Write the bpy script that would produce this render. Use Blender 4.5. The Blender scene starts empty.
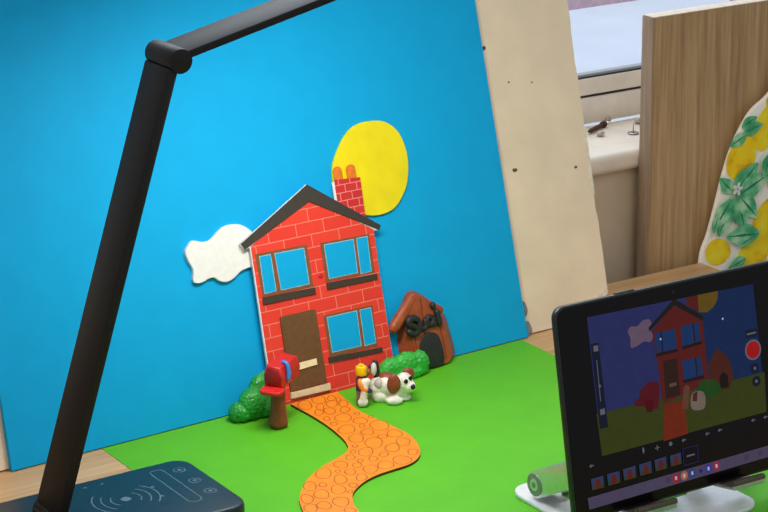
K = {'cam': {'C': [-97.0691, -164.147, 73.7863], 'yaw': 0.5691219664993544, 'pitch': 0.30935855086957587, 'roll': -0.010218393943431723, 'tilt': 0.26587366971339127, 'f': 2300.0}, 'roof': [(-4.91, 14.51), (2.72, 18.44), (9.71, 13.54), (9.51, 13.15), (2.62, 16.92), (-4.61, 13.97)], 'roof_in': [(-3.84, 14.24), (2.62, 16.92), (8.89, 13.3)], 'house': [(-3.94, 14.12), (-4.09, 8.51), (-4.18, 4.8), (-2.85, -0.03), (4.06, -0.08), (8.43, 1.12), (8.69, 1.86), (8.74, 7.32), (8.91, 13.3)], 'w1': [[(-3.65, 13.33), (1.65, 13.19), (1.59, 9.51), (-3.58, 9.62)], [(-3.31, 13.1), (-2.13, 13.09), (-2.18, 9.83), (-3.39, 9.82)], [(-1.73, 13.08), (1.33, 13.0), (1.28, 9.78), (-1.69, 9.8)], [(-3.69, 9.54), (1.78, 9.38), (1.74, 8.78), (-3.74, 8.88)]], 'w2': [[(3.14, 13.07), (8.3, 12.94), (8.23, 9.52), (3.08, 9.66)], [(3.44, 12.91), (6.61, 12.82), (6.48, 9.79), (3.4, 9.84)], [(6.92, 12.84), (8.11, 12.83), (7.96, 9.65), (6.79, 9.63)], [(3.02, 9.53), (8.45, 9.34), (8.43, 8.81), (2.98, 8.9)]], 'w3': [[(2.21, 6.7), (7.39, 6.61), (7.27, 2.95), (2.16, 3.03)], [(2.5, 6.53), (5.71, 6.49), (5.59, 3.3), (2.46, 3.36)], [(6.04, 6.49), (7.24, 6.47), (7.19, 3.25), (5.95, 3.22)], [(1.94, 3.01), (7.74, 2.73), (7.71, 2.31), (1.92, 2.49)]], 'dot': [(2.57, 10.26)], 'rows': [(8.62, 12.11), (8.5, 10.94), (8.5, 9.84), (8.79, 8.5)], 'door': [(-2.32, 7.54), (1.41, 7.5), (1.34, 0.87), (-2.51, 0.87)], 'letterbox': [(-1.32, 3.2), (0.57, 3.22), (0.59, 2.66), (-1.33, 2.6)], 'step': [(-2.55, 0.8), (1.58, 0.79), (1.57, 0.18), (-2.6, 0.26)], 'chim': [(5.91, 18.34), (8.61, 18.14), (8.46, 14.78), (5.83, 16.52)], 'chimback': [(5.68, 18.15), (6.15, 18.16), (6.13, 16.4), (5.64, 16.66)], 'pots': [[(5.91, 18.41), (6.07, 19.29), (6.54, 19.47), (6.93, 19.2), (6.82, 18.28)], [(7.33, 18.33), (7.41, 19.17), (7.93, 19.43), (8.32, 19.13), (8.26, 18.18)]], 'cloud': [(-2.82, 14.81), (-3.35, 15.37), (-3.88, 15.86), (-4.71, 16.24), (-5.77, 16.28), (-6.55, 15.95), (-7.26, 15.47), (-7.92, 15.28), (-8.6, 15.4), (-9.26, 15.6), (-9.77, 15.23), (-10.12, 14.76), (-10.0, 14.05), (-9.66, 13.14), (-9.83, 12.26), (-9.55, 11.93), (-8.93, 11.93), (-8.37, 12.1), (-7.75, 12.09), (-7.21, 11.67), (-6.53, 11.5), (-5.78, 11.71), (-4.97, 12.17), (-4.04, 12.31), (-3.36, 12.1)], 'sun': [(6.15, 19.54), (6.91, 20.84), (8.0, 22.08), (9.16, 22.75), (10.56, 22.93), (12.24, 22.67), (13.46, 21.8), (14.09, 20.55), (14.27, 18.78), (13.81, 16.84), (12.92, 15.54), (11.88, 14.71), (10.61, 14.42), (9.24, 14.52), (8.13, 14.94), (6.9, 15.67), (6.12, 16.86), (5.94, 18.16)], 'pathL': [(-2.89, -1.52), (-2.77, -4.4), (-2.82, -7.25), (-3.07, -9.55), (-3.43, -11.38), (-3.95, -12.73), (-4.68, -13.58), (-5.96, -14.24), (-7.61, -14.9), (-9.36, -15.97), (-10.82, -17.19), (-12.32, -18.97), (-12.99, -20.03), (-13.81, -21.99), (-14.51, -24.32)], 'pathR': [(2.02, -1.3), (1.61, -3.68), (1.22, -6.01), (1.36, -8.29), (1.68, -10.66), (1.81, -12.86), (1.49, -14.72), (0.71, -16.56), (-0.33, -17.86), (-1.7, -18.58), (-3.33, -18.77), (-4.95, -18.96), (-6.52, -19.48), (-7.94, -20.39), (-8.88, -21.3), (-9.72, -22.84), (-10.18, -24.44), (-10.72, -26.3)], 'stones': [(-2.03, -2.51, 0.56, -0.38, -0.57, -0.94), (-0.33, -2.01, 0.52, -0.36, -0.58, -0.96), (-1.17, -3.69, 0.32, -0.21, -0.41, -0.68), (-1.89, -4.67, 0.37, -0.25, -0.38, -0.61), (0.09, -3.57, 0.47, -0.32, -0.42, -0.69), (0.77, -2.38, 0.33, -0.23, -0.33, -0.54), (1.11, -3.0, 0.19, -0.12, -0.26, -0.42), (0.99, -4.04, 0.38, -0.25, -0.42, -0.68), (-0.96, -4.93, 0.47, -0.32, -0.41, -0.67), (0.28, -5.41, 0.37, -0.25, -0.39, -0.61), (-2.12, -6.32, 0.26, -0.18, -0.28, -0.46), (-2.23, -7.68, 0.28, -0.19, -0.24, -0.4), (-0.82, -6.92, 0.61, -0.41, -0.53, -0.86), (0.67, -6.77, 0.24, -0.16, -0.2, -0.3), (0.04, -8.3, 0.52, -0.35, -0.44, -0.7), (1.31, -8.0, 0.22, -0.15, -0.2, -0.3), (-1.98, -9.34, 0.63, -0.43, -0.55, -0.88), (-0.46, -9.38, 0.24, -0.16, -0.22, -0.35), (0.84, -10.12, 0.73, -0.5, -0.63, -0.99), (-0.83, -10.82, 0.51, -0.35, -0.37, -0.59), (-2.37, -11.51, 0.58, -0.39, -0.51, -0.82), (-0.29, -12.37, 0.36, -0.24, -0.28, -0.43), (0.88, -12.4, 0.58, -0.39, -0.47, -0.72), (-1.67, -13.16, 0.68, -0.46, -0.63, -0.99), (-3.36, -12.89, 0.21, -0.15, -0.18, -0.29), (-4.15, -13.84, 0.21, -0.14, -0.21, -0.32), (-3.27, -14.44, 0.53, -0.36, -0.53, -0.83), (-0.96, -14.92, 0.5, -0.34, -0.55, -0.84), (0.45, -14.38, 0.53, -0.37, -0.5, -0.76), (-2.33, -15.74, 0.35, -0.24, -0.3, -0.46), (-0.05, -16.62, 0.41, -0.27, -0.36, -0.55), (-1.75, -17.58, 0.64, -0.44, -0.54, -0.82), (-4.97, -14.74, 0.37, -0.25, -0.29, -0.47), (-3.57, -16.02, 0.35, -0.24, -0.3, -0.46), (-4.68, -15.8, 0.24, -0.16, -0.21, -0.32), (-6.43, -15.6, 0.53, -0.35, -0.39, -0.64), (-5.38, -16.43, 0.35, -0.24, -0.29, -0.46), (-4.91, -17.73, 0.56, -0.38, -0.48, -0.76), (-3.43, -17.69, 0.55, -0.38, -0.5, -0.77), (-8.55, -16.36, 0.56, -0.37, -0.6, -0.99), (-7.34, -16.6, 0.22, -0.15, -0.17, -0.27), (-6.59, -17.3, 0.43, -0.29, -0.34, -0.54), (-8.06, -18.15, 0.49, -0.33, -0.49, -0.8), (-9.8, -18.29, 0.31, -0.21, -0.24, -0.4), (-6.42, -18.75, 0.41, -0.28, -0.39, -0.62), (-10.81, -17.98, 0.43, -0.29, -0.53, -0.88), (-7.85, -19.74, 0.31, -0.2, -0.27, -0.43), (-9.26, -19.78, 0.55, -0.37, -0.48, -0.78), (-10.87, -19.86, 0.51, -0.34, -0.52, -0.86), (-8.73, -20.69, 0.2, -0.13, -0.19, -0.3), (-12.29, -19.99, 0.44, -0.3, -0.48, -0.82), (-10.36, -21.96, 0.55, -0.37, -0.55, -0.88), (-11.82, -21.81, 0.5, -0.34, -0.41, -0.68), (-12.97, -21.69, 0.46, -0.32, -0.46, -0.76), (-10.64, -23.74, 0.42, -0.28, -0.26, -0.42)], 'tab0': [0.06, -38.65, 2.0], 'screen': {'img': [(2.83, 15.31), (18.88, 15.0), (19.1, 4.71), (2.94, 4.62)], 'ground': [(2.82, 7.91), (19.25, 7.88), (19.1, 4.71), (2.94, 4.62)], 'path': [(9.16, 7.35), (11.11, 7.3), (11.18, 4.62), (8.77, 4.52)], 'wall': [(8.75, 13.21), (10.98, 14.8), (13.57, 13.22), (13.7, 8.2), (9.11, 7.4)], 'roof': [(8.39, 13.48), (11.08, 15.25), (13.72, 13.39), (13.62, 13.04), (11.02, 14.74), (8.42, 13.17)], 'w1': [(8.97, 12.97), (10.88, 12.91), (10.88, 11.4), (8.95, 11.37)], 'w1s': [(8.88, 11.38), (10.95, 11.38), (10.95, 11.14), (8.88, 11.14)], 'w1m': [(9.46, 12.96), (9.59, 12.95), (9.57, 11.35), (9.45, 11.35)], 'w2': [(11.44, 13.01), (13.22, 13.02), (13.25, 11.55), (11.46, 11.43)], 'w2s': [(11.39, 11.44), (13.32, 11.54), (13.32, 11.29), (11.39, 11.2)], 'w2m': [(12.58, 13.02), (12.71, 13.01), (12.74, 11.55), (12.61, 11.55)], 'w3': [(11.26, 10.37), (13.16, 10.31), (13.14, 8.86), (11.29, 8.83)], 'w3s': [(11.21, 8.84), (13.22, 8.85), (13.21, 8.6), (11.21, 8.6)], 'w3m': [(12.52, 10.31), (12.65, 10.31), (12.63, 8.86), (12.51, 8.87)], 'door': [(9.44, 10.67), (10.79, 10.65), (10.78, 7.77), (9.4, 7.75)], 'slot': [(9.83, 8.82), (10.53, 8.84), (10.53, 8.57), (9.85, 8.55)], 'chim': [(12.22, 15.12), (13.36, 15.12), (13.31, 13.83), (12.2, 14.54)], 'sun': [(13.36, 15.12), (15.37, 15.08), (15.24, 14.43), (14.8, 13.91), (14.12, 13.62), (13.3, 13.77)], 'cloud': [(6.43, 13.55), (6.79, 13.88), (7.34, 13.78), (7.92, 14.11), (8.53, 14.11), (8.73, 13.72), (8.46, 13.47), (8.75, 12.81), (8.45, 12.37), (7.85, 12.52), (7.21, 12.3), (6.6, 12.28), (6.61, 13.02)], 'kennel': [(13.79, 9.61), (14.76, 10.71), (15.78, 9.74), (16.18, 8.22), (15.66, 7.29), (14.04, 7.31), (13.77, 8.29)], 'kdoor': [(14.7, 7.49), (14.75, 8.4), (15.15, 8.73), (15.57, 8.34), (15.57, 7.41)], 'bush': [(12.66, 8.21), (13.15, 8.45), (14.03, 8.34), (14.69, 7.8), (14.66, 7.09), (13.74, 6.96), (12.65, 7.49)], 'mail': [(7.06, 8.93), (7.97, 9.35), (8.78, 9.25), (8.88, 8.66), (8.58, 7.11), (7.48, 7.28), (7.27, 7.58), (6.43, 7.75), (6.41, 8.06), (6.94, 8.35)], 'post': [(7.33, 8.06), (8.17, 7.89), (8.02, 7.01), (7.46, 7.07)], 'fig': [(10.83, 6.64), (11.17, 8.3), (11.49, 8.44), (11.77, 8.18), (11.4, 6.53)], 'dog': [(11.77, 6.45), (11.85, 7.55), (12.43, 7.74), (13.04, 7.52), (13.17, 6.88), (12.89, 6.22)], 'dogear': [(11.89, 7.04), (12.01, 7.62), (12.48, 7.73), (12.33, 6.94)], 'slider': [(2.91, 13.27), (3.63, 13.25), (3.74, 6.7), (2.97, 6.73)], 'rail': [(3.26, 11.98), (3.33, 11.96), (3.31, 8.79), (3.24, 8.81)], 'knob': [(3.33, 9.96)], 'specks': [(9.4, 12.41), (15.55, 12.85), (3.32, 12.85), (3.36, 7.98)], 'rec': [(18.27, 9.87)], 'pill': [(17.7, 11.53), (18.79, 11.46), (18.78, 10.85), (17.68, 10.89)], 'round': [(18.29, 8.38), (18.33, 7.34)], 'tools': [(6.78, 4.25), (8.11, 4.16), (9.41, 4.2), (10.7, 4.21), (13.02, 4.23), (14.28, 4.25), (17.65, 4.33), (18.91, 4.33), (1.86, 4.11)], 'film': [[(1.69, 3.13), (2.85, 3.15), (2.84, 2.24), (1.71, 2.25)], [(3.19, 3.16), (4.36, 3.18), (4.35, 2.26), (3.21, 2.27)], [(4.71, 3.22), (5.89, 3.25), (5.88, 2.32), (4.73, 2.33)], [(6.24, 3.25), (7.41, 3.28), (7.39, 2.35), (6.26, 2.36)], [(7.73, 3.29), (8.86, 3.33), (8.85, 2.39), (7.75, 2.39)], [(9.23, 3.29), (10.29, 3.34), (10.29, 2.44), (9.25, 2.42)]], 'film_sel': [(10.47, 3.59), (12.0, 3.59), (11.96, 2.2), (10.47, 2.22)], 'bar': [(1.21, 1.76), (19.0, 2.02), (18.89, 1.05), (1.27, 0.85)], 'icons': [(9.62, 1.44), (10.43, 1.45), (11.22, 1.48), (12.06, 1.48), (12.83, 1.49), (13.63, 1.52), (8.86, 1.45), (16.62, 1.55), (18.08, 1.59)]}, 'hook': [(4.52, 0.06), (8.62, -0.25), (13.89, -0.0), (16.93, 0.04)], 'cam_hole': [(11.05, 15.76)], 'power': [(5.79, 16.32), (7.68, 16.29)], 'arm_far': [(-32.76, 2.22), (-21.73, 35.94)], 'head_far': [(-20.35, 36.94), (-10.91, 39.04)], 'elbow': [(-20.97, 36.4), (-21.29, 36.49)], 'lamp_marks': {'pad': [(-25.85, -15.49)], 'slider': [(-21.65, -11.7), (-21.25, -18.96)], 'buttons': [(-19.74, -12.74), (-19.72, -15.25), (-19.65, -17.71)], 'dots': [(-23.28, -16.54), (-23.12, -14.54), (-27.58, -11.76), (-26.14, -11.79)], 'base': [(-19.14, -10.43), (-18.46, -20.85)]}, 'cream': [(36.33, 30.83), (35.55, 2.34), (33.63, 1.67), (32.05, 0.08), (28.16, -0.11), (25.0, 0.02)], 'spots': [(25.35, 27.65), (26.7, 15.83), (34.02, 14.91), (30.34, 23.71), (27.63, 24.1)], 'putty': [(25.12, 2.74), (25.27, 0.78)], 'blue': [(24.86, 32.22), (24.78, 0.07), (-29.2, -0.02), (-28.88, 6.0)], 'panel11.5': [(46.04, 26.73), (47.2, 26.34), (62.69, 25.82), (48.1, -0.98), (46.9, -0.76)], 'panel13.3': [(47.51, 26.25), (48.68, 25.85), (64.33, 25.33), (49.59, -1.75), (48.38, -1.52)], 'lemonout': [(61.85, 16.64), (59.73, 15.34), (58.19, 13.44), (56.94, 11.17), (55.99, 8.42), (55.29, 5.84), (54.34, 2.75), (53.38, -0.02)], 'lem': [(58.47, 10.33), (61.71, 13.04), (55.67, 0.68), (60.62, -0.6), (62.01, 2.85)], 'leaf': [[(58.3, 13.74), (60.42, 14.55)], [(59.06, 12.87), (56.72, 11.91)], [(58.57, 13.14), (61.19, 13.69)], [(57.44, 6.89), (55.45, 8.73)], [(57.45, 6.7), (60.68, 9.6)], [(57.94, 6.42), (62.31, 8.2)], [(57.46, 6.5), (55.49, 2.44)], [(57.94, 6.42), (59.1, 2.58)], [(58.18, 6.38), (60.75, 3.65)], [(56.99, 6.2), (54.74, 3.34)], [(61.08, 1.85), (56.46, 2.27)], [(60.12, 1.63), (58.2, 1.0)], [(59.25, -0.55), (56.86, -1.28)], [(62.09, 10.52), (61.25, 7.98)], [(55.15, 4.8), (54.51, 3.0)]], 'flower': [(57.56, 7.36)], 'table': {'corner': [(53.22, 9.82)], 'right': [(53.46, 4.61)], 'back': [(41.22, 9.86), (46.02, 10.27)]}, 'nose_t': [(41.4, 12.28), (48.11, 12.08)], 'nose_b': [(41.83, 10.32), (48.18, 9.94)], 'under': [(42.11, 9.22), (48.19, 9.72)], 'sillback': [(49.62, 25.02), (56.5, 23.91)], 'frame': [(49.29, 15.07), (57.04, 14.76), (48.72, 17.11), (56.97, 17.09), (47.11, 25.27), (54.02, 25.09), (70.27, 23.19), (70.33, 21.84)], 'bits': [(47.14, 21.17), (50.07, 22.6), (47.85, 19.99), (52.35, 24.43), (51.18, 18.77), (54.47, 21.94)], 'fig': [(2.38, -4.7), (2.08, -4.2)], 'dog': [(4.22, -5.08), (4.72, -6.58), (6.38, -5.96), (4.23, -3.92), (5.34, -6.42)], 'mail': [(-6.2, -5.08)], 'bushL': [(-9.08, -2.02), (-8.78, -3.24), (-7.6, -3.49), (-6.05, -3.38), (-4.14, 2.98), (-5.65, 2.15)], 'bushR': [(6.53, -1.0), (8.39, -2.57), (10.5, -2.48), (12.08, -0.77), (9.45, 3.56), (12.59, 4.0)], 'kennel': [(11.69, 0.45), (12.0, -0.4), (14.77, -0.07), (16.12, 1.26), (11.68, 7.2), (8.67, 3.84), (14.46, 4.7), (9.01, 2.2)], 'kfront': [(12.12, 6.68), (14.36, 4.6), (14.75, 2.61), (14.89, 0.75), (14.52, 0.01), (13.5, -0.32), (11.86, -0.2), (11.03, 0.39), (10.93, 2.31), (10.82, 5.32)], 'kback': [(12.34, 7.06), (15.31, 4.68), (15.97, 2.34), (16.12, 0.56), (15.73, -0.0), (14.67, -0.24), (11.38, 0.01), (10.15, 1.0), (10.11, 3.01), (10.77, 5.23)], 'kroof': [(11.72, 7.07), (9.0, 3.79), (11.72, 7.07), (14.56, 4.65)], 'kdoor': [(11.28, 0.25), (11.34, 1.32), (11.69, 2.52), (12.28, 3.03), (12.95, 3.05), (13.6, 2.66), (13.9, 1.69), (13.94, 0.59), (13.66, -0.08), (13.08, -0.18), (12.11, -0.04)], 'kgroove': [[(12.41, 6.26), (12.39, 5.27), (12.22, 3.5), (12.28, 3.03)], [(10.9, 5.3), (11.1, 3.72), (11.14, 2.27), (11.04, 0.48)], [(14.06, 4.76), (14.07, 3.11), (14.22, 1.62), (14.19, 0.35)]], 'kletters': [[(11.58, 4.48), (11.12, 4.7), (10.66, 4.59), (10.64, 4.25), (11.04, 3.96), (11.42, 3.66), (11.35, 3.35), (10.95, 3.29), (10.52, 3.56)], [(11.78, 4.26), (11.77, 3.77), (12.09, 3.52), (12.41, 3.67), (12.45, 4.21)], [(13.27, 4.33), (12.9, 4.48), (12.67, 4.18), (12.78, 3.78), (13.17, 3.81), (13.38, 4.35), (13.39, 3.69)], [(13.88, 4.74), (13.96, 3.68)]], 'kball': [(13.56, 5.4)], 'eyes': [[5.8, -6.71, 2.1], [6.31, -6.63, 2.26]], 'dnose': [6.29, -7.07, 1.6]}
LAMP_W, DAY_W, CEIL_W, WORLD, EXPOSURE = 1.3, 26.0, 8.0, .38, 0.0
import bpy, bmesh, math, random
from mathutils import Vector, Matrix, Euler, noise
U = 0.01                      # all lengths below are written in centimetres
scene = bpy.context.scene
COL = scene.collection
PI = math.pi
TILT = K['cam']['tilt']; BYAW = math.radians(2.6)

# ------------------------------------------------------------------ materials
def lin(c):
    return tuple(((v/255)/12.92 if v/255 <= .04045 else ((v/255+.055)/1.055)**2.4) for v in c)
def rgba(c): return (*lin(c), 1)
class NT:
    def __init__(s, name):
        s.m = bpy.data.materials.new(name); s.m.use_nodes = True
        s.n = s.m.node_tree.nodes; s.l = s.m.node_tree.links
        s.b = s.n['Principled BSDF']; s.out = s.n['Material Output']
    def new(s, t, **kw):
        n = s.n.new(t)
        for k, v in kw.items():
            if k.startswith('i_'): n.inputs[k[2:].replace('_', ' ')].default_value = v
            else: setattr(n, k, v)
        return n
    def cm(s, scale=(1, 1, 1)):
        tc = s.new('ShaderNodeTexCoord'); mp = s.new('ShaderNodeMapping')
        mp.inputs['Scale'].default_value = tuple(100*v for v in scale)
        s.l.new(tc.outputs['Object'], mp.inputs['Vector']); return mp.outputs['Vector']
    def ramp(s, fac, stops):
        r = s.new('ShaderNodeValToRGB'); e = r.color_ramp.elements
        while len(e) < len(stops): e.new(.5)
        for k, (p, c) in enumerate(stops): e[k].position = p; e[k].color = rgba(c)
        s.l.new(fac, r.inputs['Fac']); return r.outputs['Color']
    def noise(s, vec, scale, detail=3, rough=.5):
        n = s.new('ShaderNodeTexNoise'); n.inputs['Scale'].default_value = scale
        n.inputs['Detail'].default_value = detail; n.inputs['Roughness'].default_value = rough
        s.l.new(vec, n.inputs['Vector']); return n.outputs['Fac']
    def bump(s, h, strength, dist):
        b = s.new('ShaderNodeBump'); b.inputs['Strength'].default_value = strength; b.inputs['Distance'].default_value = dist*U
        s.l.new(h, b.inputs['Height']); s.l.new(b.outputs['Normal'], s.b.inputs['Normal'])
    def col(s, c): s.l.new(c, s.b.inputs['Base Color'])
def plain(name, c, rough=.6, metal=0, spec=.5, var=.06, vscale=2.0, bump=0, bscale=6, coat=0):
    """one colour with a faint mottling and an optional fine relief"""
    t = NT(name); v = t.cm()
    f = t.noise(v, vscale, 4)
    d = tuple(max(0, x*(1-var)) for x in c); h = tuple(min(255, x*(1+var)) for x in c)
    t.col(t.ramp(f, [(.3, d), (.7, h)]))
    t.b.inputs['Roughness'].default_value = rough; t.b.inputs['Metallic'].default_value = metal
    t.b.inputs['Specular IOR Level'].default_value = spec
    if coat: t.b.inputs['Coat Weight'].default_value = coat; t.b.inputs['Coat Roughness'].default_value = .08
    if bump: t.bump(t.noise(v, bscale, 3), bump, .05)
    return t.m
def clay(name, c, rough=.5, bump=.35): return plain(name, c, rough, var=.09, vscale=1.5, bump=bump, bscale=4)
def wood(name, cols, along, scale=1.0, rough=.5, streak=.9):
    t = NT(name); sc = [1.0, 1.0, 1.0]; sc[along] = .04
    v = t.cm(tuple(sc)); f = t.noise(v, scale, 5, .65)
    v2 = t.cm(tuple(x*(.3 if k != along else .5) for k, x in enumerate(sc))); g = t.noise(v2, scale*.8, 2)
    m = t.new('ShaderNodeMath', operation='MULTIPLY_ADD'); m.inputs[1].default_value = streak; t.l.new(f, m.inputs[0])
    a = t.new('ShaderNodeMath', operation='MULTIPLY'); a.inputs[1].default_value = 1-streak*.5; t.l.new(g, a.inputs[0]); t.l.new(a.outputs[0], m.inputs[2])
    s_ = t.new('ShaderNodeMath', operation='MULTIPLY'); s_.inputs[1].default_value = .7; t.l.new(m.outputs[0], s_.inputs[0])
    t.col(t.ramp(s_.outputs[0], [(.3, cols[0]), (.5, cols[1]), (.68, cols[2])]))
    t.b.inputs['Roughness'].default_value = rough; t.bump(f, .12, .02); return t.m
def brick(name, c1, c2, mortar, bw, rh, ox, oz, ms=.05):
    t = NT(name); tc = t.new('ShaderNodeTexCoord'); sp = t.new('ShaderNodeSeparateXYZ'); cb = t.new('ShaderNodeCombineXYZ')
    t.l.new(tc.outputs['Object'], sp.inputs[0]); t.l.new(sp.outputs['X'], cb.inputs['X']); t.l.new(sp.outputs['Z'], cb.inputs['Y'])
    mp = t.new('ShaderNodeMapping'); mp.inputs['Scale'].default_value = (100,)*3; mp.inputs['Location'].default_value = (ox, oz, 0)
    t.l.new(cb.outputs[0], mp.inputs['Vector'])
    b = t.new('ShaderNodeTexBrick', offset=.5)
    for k, v in (('Color1', rgba(c1)), ('Color2', rgba(c2)), ('Mortar', rgba(mortar)), ('Scale', 1.0), ('Mortar Size', ms), ('Mortar Smooth', .3), ('Brick Width', bw), ('Row Height', rh)):
        b.inputs[k].default_value = v
    t.l.new(mp.outputs[0], b.inputs['Vector']); t.col(b.outputs['Color'])
    t.b.inputs['Roughness'].default_value = .55; return t.m
def glow(name, c, e=.5, rough=.12):
    """a patch of a lit screen behind glossy glass"""
    t = NT(name); t.b.inputs['Base Color'].default_value = rgba(tuple(x*.12 for x in c)); t.b.inputs['Roughness'].default_value = rough
    v = t.cm(); f = t.noise(v, 1.2, 2)
    t.l.new(t.ramp(f, [(.3, tuple(x*.97 for x in c)), (.7, tuple(min(255, x*1.03) for x in c))]), t.b.inputs['Emission Color'])
    t.b.inputs['Emission Strength'].default_value = e; t.b.inputs['Specular IOR Level'].default_value = .15; return t.m

# ------------------------------------------------------------------ mesh helpers
def obj(name, bm, mat, parent=None, smooth=None, loc=(0, 0, 0), rot=(0, 0, 0)):
    """link bm (centimetres) as one mesh object; loc in cm, in the parent's frame"""
    bmesh.ops.recalc_face_normals(bm, faces=bm.faces)
    me = bpy.data.meshes.new(name); bm.to_mesh(me); bm.free(); me.transform(Matrix.Scale(U, 4))
    for m in (mat if isinstance(mat, (list, tuple)) else [mat]): me.materials.append(m)
    if smooth is not None:
        for p in me.polygons: p.use_smooth = True
        if smooth < 180: me.set_sharp_from_angle(angle=math.radians(smooth))
    o = bpy.data.objects.new(name, me); COL.objects.link(o)
    if parent: o.parent = parent
    o.location = Vector(loc)*U; o.rotation_euler = rot
    return o
def tag(o, label, cat, group=None):
    o['label'] = label; o['category'] = cat
    if group: o['group'] = group
    return o
def thing(name, label, cat, loc=(0, 0, 0), rot=(0, 0, 0), group=None):
    o = bpy.data.objects.new(name, None); COL.objects.link(o); o.empty_display_size = .02
    o.location = Vector(loc)*U; o.rotation_euler = rot; return tag(o, label, cat, group)
def struct(name, bm, mat, smooth=None):
    o = obj(name, bm, mat, smooth=smooth); o['kind'] = 'structure'; return o
BM = bmesh.new
def box(bm, lo, hi, bev=0, seg=2):
    vs = [bm.verts.new((x, y, z)) for x in (lo[0], hi[0]) for y in (lo[1], hi[1]) for z in (lo[2], hi[2])]
    fs = [bm.faces.new([vs[i] for i in q]) for q in ((0, 1, 3, 2), (4, 6, 7, 5), (0, 4, 5, 1), (2, 3, 7, 6), (0, 2, 6, 4), (1, 5, 7, 3))]
    if bev:
        bmesh.ops.recalc_face_normals(bm, faces=fs)
        bmesh.ops.bevel(bm, geom=list({e for f in fs for e in f.edges}), offset=bev, segments=seg, profile=.5, affect='EDGES')
    return vs
AX = {'xz': lambda a, b, c: (a, c, b), 'xy': lambda a, b, c: (a, b, c), 'yz': lambda a, b, c: (c, a, b)}
def prism(bm, pts, plane, c0, c1, bev=0, seg=2, taper=None):
    f = AX[plane]; n = len(pts)
    A = [bm.verts.new(f(a, b, c0)) for a, b in pts]; q = taper or pts
    Bv = [bm.verts.new(f(a, b, c1)) for a, b in q]
    fs = [bm.faces.new(A), bm.faces.new(Bv[::-1])]
    for i in range(n): fs.append(bm.faces.new((A[i], Bv[i], Bv[(i+1) % n], A[(i+1) % n])))
    bmesh.ops.recalc_face_normals(bm, faces=fs)
    if bev:
        es = list(fs[0].edges)+list(fs[1].edges)
        bmesh.ops.bevel(bm, geom=es, offset=bev, segments=seg, profile=.5, affect='EDGES')
def rrect(x0, y0, x1, y1, r, n=6):
    out = []
    for cx, cy, a in ((x1-r, y1-r, 0), (x0+r, y1-r, 90), (x0+r, y0+r, 180), (x1-r, y0+r, 270)):
        for k in range(n+1):
            t = math.radians(a+90*k/n); out.append((cx+r*math.cos(t), cy+r*math.sin(t)))
    return out
def ring_pts(cx, cy, r, n=32, ry=None): return [(cx+r*math.cos(2*PI*k/n), cy+(ry or r)*math.sin(2*PI*k/n)) for k in range(n)]
def spline(pts, sub=6, closed=False):
    """Catmull-Rom through the points"""
    n = len(pts); out = []; P = [Vector(p) for p in pts]
    rng = range(n if closed else n-1)
    for i in rng:
        p0, p1, p2, p3 = (P[(i-1) % n], P[i], P[(i+1) % n], P[(i+2) % n]) if closed else (P[max(i-1, 0)], P[i], P[i+1], P[min(i+2, n-1)])
        for k in range(sub):
            t = k/sub
            out.append(.5*((2*p1)+(p2-p0)*t+(2*p0-5*p1+4*p2-p3)*t*t+(3*p1-p0-3*p2+p3)*t**3))
    if not closed: out.append(P[-1])
    return [tuple(v) for v in out]
def tube(bm, pts, r, seg=12, cap=True, flat=None):
    """sweep a circle (radius r or a list) along the points; rounded ends"""
    P = [Vector(p) for p in pts]; n = len(P); R = list(r) if isinstance(r, (list, tuple)) else [r]*n
    if cap:
        d0 = (P[0]-P[1]).normalized(); d1 = (P[-1]-P[-2]).normalized()
        P = [P[0]+d0*R[0]*.95, P[0]+d0*R[0]*.7]+P+[P[-1]+d1*R[-1]*.7, P[-1]+d1*R[-1]*.95]
        R = [R[0]*.25, R[0]*.72]+R+[R[-1]*.72, R[-1]*.25]; n = len(P)
    rings = []; up = None
    for i in range(n):
        d = (P[min(i+1, n-1)]-P[max(i-1, 0)]).normalized()
        if up is None: up = Vector((0, 0, 1)) if abs(d.z) < .9 else Vector((1, 0, 0))
        s_ = d.cross(up).normalized(); up = s_.cross(d).normalized()
        rings.append([bm.verts.new(P[i]+R[i]*(s_*math.cos(2*PI*k/seg)+up*math.sin(2*PI*k/seg)*(flat or 1))) for k in range(seg)])
    for a, b in zip(rings, rings[1:]):
        for k in range(seg): bm.faces.new((a[k], a[(k+1) % seg], b[(k+1) % seg], b[k]))
    bm.faces.new(rings[0][::-1]); bm.faces.new(rings[-1])
def ell(bm, c, r, rot=(0, 0, 0), u=20, v=12):
    m = Matrix.Translation(c) @ Euler(rot).to_matrix().to_4x4() @ Matrix.Diagonal((*r, 1))
    bmesh.ops.create_uvsphere(bm, u_segments=u, v_segments=v, radius=1, matrix=m)
def cyl(bm, c, r, h, axis='z', seg=28, r2=None, bev=0):
    """cylinder starting at c and going h along the axis"""
    m = {'z': Matrix(), 'x': Matrix.Rotation(PI/2, 4, 'Y'), 'y': Matrix.Rotation(-PI/2, 4, 'X')}[axis]
    g = bmesh.ops.create_cone(bm, cap_ends=True, segments=seg, radius1=r, radius2=r if r2 is None else r2, depth=h,
                              matrix=Matrix.Translation(c) @ m @ Matrix.Translation((0, 0, h/2)))
    if bev:
        es = [e for e in {e for v in g['verts'] for e in v.link_edges} if any(len(f.verts) > 4 for f in e.link_faces)]
        bmesh.ops.bevel(bm, geom=es, offset=bev, segments=2, affect='EDGES', profile=.5)
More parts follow.
